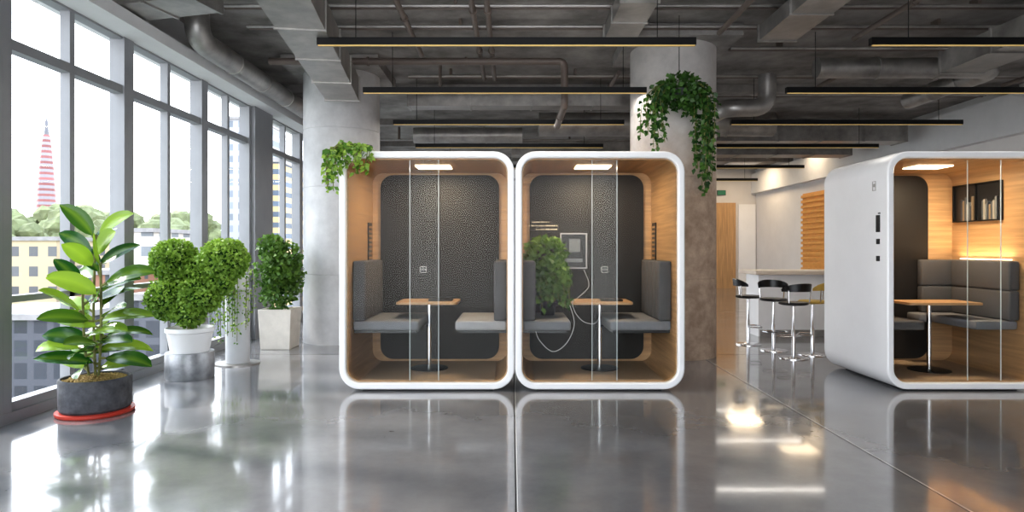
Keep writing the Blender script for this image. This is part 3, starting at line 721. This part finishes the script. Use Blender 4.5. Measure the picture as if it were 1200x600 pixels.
cx, cy = -3.06, 8.45
p4 = thing('potted_shrub', (cx, cy, 0), 'bushy dark green shrub in square cream planter beside column', 'plant')
bm = bmesh.new(); s0, s1, h = .19, .215, .52
def sq(s, z): return [bm.verts.new((cx+sx*s, cy+sy*s, z)) for sx, sy in ((-1, -1), (1, -1), (1, 1), (-1, 1))]
rs = [sq(s0, 0), sq(s1, h), sq(s1-.025, h), sq(s1-.03, h-.05)]
for a, b in zip(rs, rs[1:]):
    for k in range(4): bm.faces.new([a[k], a[(k+1) % 4], b[(k+1) % 4], b[k]])
bm.faces.new(rs[0][::-1]); bm.faces.new(rs[-1])
finish('planter', bm, M['planter'], p4, bevel=.008)
lv = Leaves(); cs = []
for dx, z, r, n in ((0, .76, .24, 420), (-.03, 1.0, .25, 450), (.05, 1.20, .21, 350), (-.1, 1.33, .15, 200), (.1, .95, .2, 250)):
    c = V3((cx+dx, cy-.03, z)); ball(lv, c, r, n, .07, loose=2.5); ball(lv, c, r*.7, n//3, .07, loose=2); cs.append((c, r*.3))
lv.obj('foliage', M['leaf_mid'], p4); core('branches', cs, M['core'], p4)
tube('stem', [(cx, cy, .48), (cx, cy, .9)], .02, M['stem'], p4)

cx, cy = 1.86, 7.12
zt = z_(118, cy)
p5 = thing('hanging_plant', (cx, cy, zt-.1), 'dark leafy ivy hanging in front of the column top', 'plant')
lathe('basket', [(0, -.06), (.08, -.05), (.13, -.01), (.15, .05), (.135, .05), (.11, .0), (0, -.03)], (cx, cy, zt+.06), M['pot_dark'], p5)
tube('suspension_cord', [(cx, cy, zt+.06), (cx, cy, CZ)], .004, M['blackm'], p5, 6)
lv = Leaves(); st = []
ball(lv, (cx, cy, zt+.10), .20, 420, .07, loose=2)
for i in range(38):
    if i < 18: tx_ = cx+random.uniform(.14, .36); ze = random.uniform(z_(240, cy), z_(140, cy))
    elif i < 30: tx_ = cx-random.uniform(.2, .40); ze = random.uniform(z_(178, cy), z_(130, cy))
    else: tx_ = cx+random.uniform(-.25, .25); ze = zt-random.uniform(.05, .16)
    yy = cy+random.uniform(-.18, .05)
    vine(lv, st, [(cx, cy, zt+.05), ((cx*.4+tx_*.6), yy, zt+.15), (tx_, yy, zt-.02), (tx_+random.uniform(-.04, .04), yy, ze)], .07, 40)
lv.obj('foliage', M['leaf_dark'], p5); stemobj(st, .004, M['stem'], p5)

cx, cy = -1.42, 6.05
p6 = thing('trailing_plant', (cx, cy, 2.2), 'bright green trailing plant spilling over booth roof corner', 'plant')
lathe('pot', [(0, .002), (.08, .002), (.10, .08), (.09, .08), (.08, .06), (0, .06)], (cx, cy, 2.2), M['black'], p6)
lv = Leaves(); st = []
for i in range(12):
    x_ = random.uniform(-1.66, -1.28); yy = 5.80+random.uniform(-.05, .02)
    vine(lv, st, [(cx, cy, 2.26), ((cx+x_)/2, 5.95, 2.26), (x_, yy, 2.2), (x_+random.uniform(-.04, .04), yy-.01, random.uniform(2.0, 2.14))], .06, 55)
for i in range(7):
    x_ = -1.64-random.uniform(0, .06); yy = 5.9+random.uniform(-.1, .1)
    vine(lv, st, [(cx, cy, 2.26), (-1.55, yy, 2.27), (x_, yy, 2.15), (x_, yy, random.uniform(1.83, 2.0))], .055, 50)
lv.obj('foliage', M['leaf_bush'], p6); stemobj(st, .004, M['stem'], p6)

# ============================================================ OUTSIDE
boxab('ground', (-420, -60, -15), (-4.5, 500, -14.5), M['ground'], kind='structure')
def building(px0, px1, ytop, Y, dep, m, label, base=-14.5):
    x0 = (px0-600)/F*Y; x1 = (px1-600)/F*Y; zt_ = z_(ytop, Y)
    o = thing('city_building', ((x0+x1)/2, Y+dep/2, base), label, 'building')
    boxab('facade', (x0, Y, base), (x1, Y+dep, zt_), m, o)
    boxab('roof', (x0-.2, Y-.2, zt_+.001), (x1+.2, Y+dep+.2, zt_+.4), M['roof'], o)
building(8, 66, 282, 64, 9, M['fac_beige'], 'beige apartment block with rows of small windows')
building(-80, 76, 375, 42, 9, M['fac_grey'], 'dark grey low office block below window level')
building(72, 134, 322, 56, 7, M['fac_brick'], 'reddish brick building partly behind plants')
building(150, 200, 352, 40, 8, M['fac_grey'], 'dark grey low block below the horizon')
building(266, 300, 140, 88, 10, M['fac_band'], 'tall grey block with floor bands')
building(313, 326, 190, 60, 10, M['fac_tall'], 'slim tan high-rise with horizontal floor bands')
building(148, 178, 272, 64, 8, M['fac_white'], 'pale city building with small windows')
building(205, 258, 292, 66, 8, M['fac_white'], 'pale low building beyond trees')
building(70, 120, 268, 150, 10, M['fac_white'], 'distant pale apartment block among trees')
Yt = 200; tx0 = (54.5-600)/F*Yt
tw = thing('tower', (tx0, Yt, -14.5), 'slender tapering striped tower with a needle spire', 'tower')
zb = lambda py: z_(py, Yt)+14.5
lathe('tower_body', [(0, 0), (3.2, 0), (2.6, zb(240)), (1.9, zb(195)), (1.2, zb(165)), (.9, zb(158)), (0, zb(158))], (tx0, Yt, -14.5), M['fac_tower'], tw, 10)
lathe('spire', [(0, zb(158)), (.7, zb(158)), (.4, zb(142)), (.15, zb(140)), (.06, zb(124)), (0, zb(124))], (tx0, Yt, -14.5), M['spire'], tw, 8)
bm = bmesh.new()
for i in range(46):
    d = rdir(); c = V3((d.x*3.2, d.y*3.2, 11.5+d.z*3.6))
    bmesh.ops.create_icosphere(bm, subdivisions=2, radius=random.uniform(.8, 1.7), matrix=Matrix.Translation(c))
for v in bm.verts: v.co += rdir()*.25
me_c = bpy.data.meshes.new('crown'); bm.to_mesh(me_c); bm.free(); me_c.materials.append(M['tree'])
bm = bmesh.new(); add_tube(bm, [(0, 0, 0), (.1, 0, 5), (0, .1, 10)], [.45, .32, .2], 8)
me_t = bpy.data.meshes.new('trunk'); bm.to_mesh(me_t); bm.free(); me_t.materials.append(M['trunk'])
for Y, tops in ((106, (246, 262)), (121, (240, 258)), (136, (238, 252)), (172, (236, 252)), (190, (236, 252))):
    X = -.82*Y+random.uniform(0, 6)
    while X < -.30*Y:
        px = 600+X/Y*F; top = random.uniform(*tops)+(8 if px > 120 else 0); s = (z_(top, Y)+14.5)/16.3
        if not (255 < px < 335):
            o = thing('tree', (X, Y, -14.5), 'leafy green tree outside the windows', 'tree', 'trees beyond the buildings')
            for nm, me in (('crown', me_c), ('trunk', me_t)):
                c = bpy.data.objects.new(nm, me); COL.objects.link(c); c.parent = o
            o.scale = (s*1.05, s*1.05, s); o.rotation_euler = (0, 0, random.random()*6)
        X += 10.5*s+random.uniform(0, 2)

# ============================================================ LIGHT + CAMERA
w = bpy.data.worlds.new('World'); scene.world = w; w.use_nodes = True
nt = w.node_tree; bg = nt.nodes['Background']
tc = nt.nodes.new('ShaderNodeTexCoord'); sx = nt.nodes.new('ShaderNodeSeparateXYZ'); cr = nt.nodes.new('ShaderNodeValToRGB')
nt.links.new(tc.outputs['Generated'], sx.inputs[0]); nt.links.new(sx.outputs['Z'], cr.inputs['Fac']); nt.links.new(cr.outputs['Color'], bg.inputs['Color'])
cr.color_ramp.elements[0].position = 0.0; cr.color_ramp.elements[0].color = (.96, .975, 1, 1)
cr.color_ramp.elements[1].position = .7; cr.color_ramp.elements[1].color = (.74, .86, 1, 1)
bg.inputs['Strength'].default_value = 4.2
sl = bpy.data.lights.new('sun', 'SUN'); sl.energy = 3.5; sl.angle = math.radians(5); sl.color = (1, .95, .87)
so = bpy.data.objects.new('sun', sl); COL.objects.link(so)
so.rotation_euler = V3((1.0, -.35, -.85)).to_track_quat('-Z', 'Y').to_euler()
cam = bpy.data.cameras.new('camera'); co = bpy.data.objects.new('camera', cam); COL.objects.link(co)
cam.sensor_width = 36; cam.lens = 36*F/1200; cam.shift_y = -9/1200; cam.clip_end = 1500; cam.clip_start = .05
co.location = (0, 0, CH); co.rotation_euler = (math.radians(90), 0, 0)
scene.camera = co
scene.view_settings.view_transform = 'Standard'
for lk in ('Medium High Contrast', 'Standard - Medium High Contrast'):
    try: scene.view_settings.look = lk; break
    except Exception as e: print(e)
scene.view_settings.exposure = 0.12
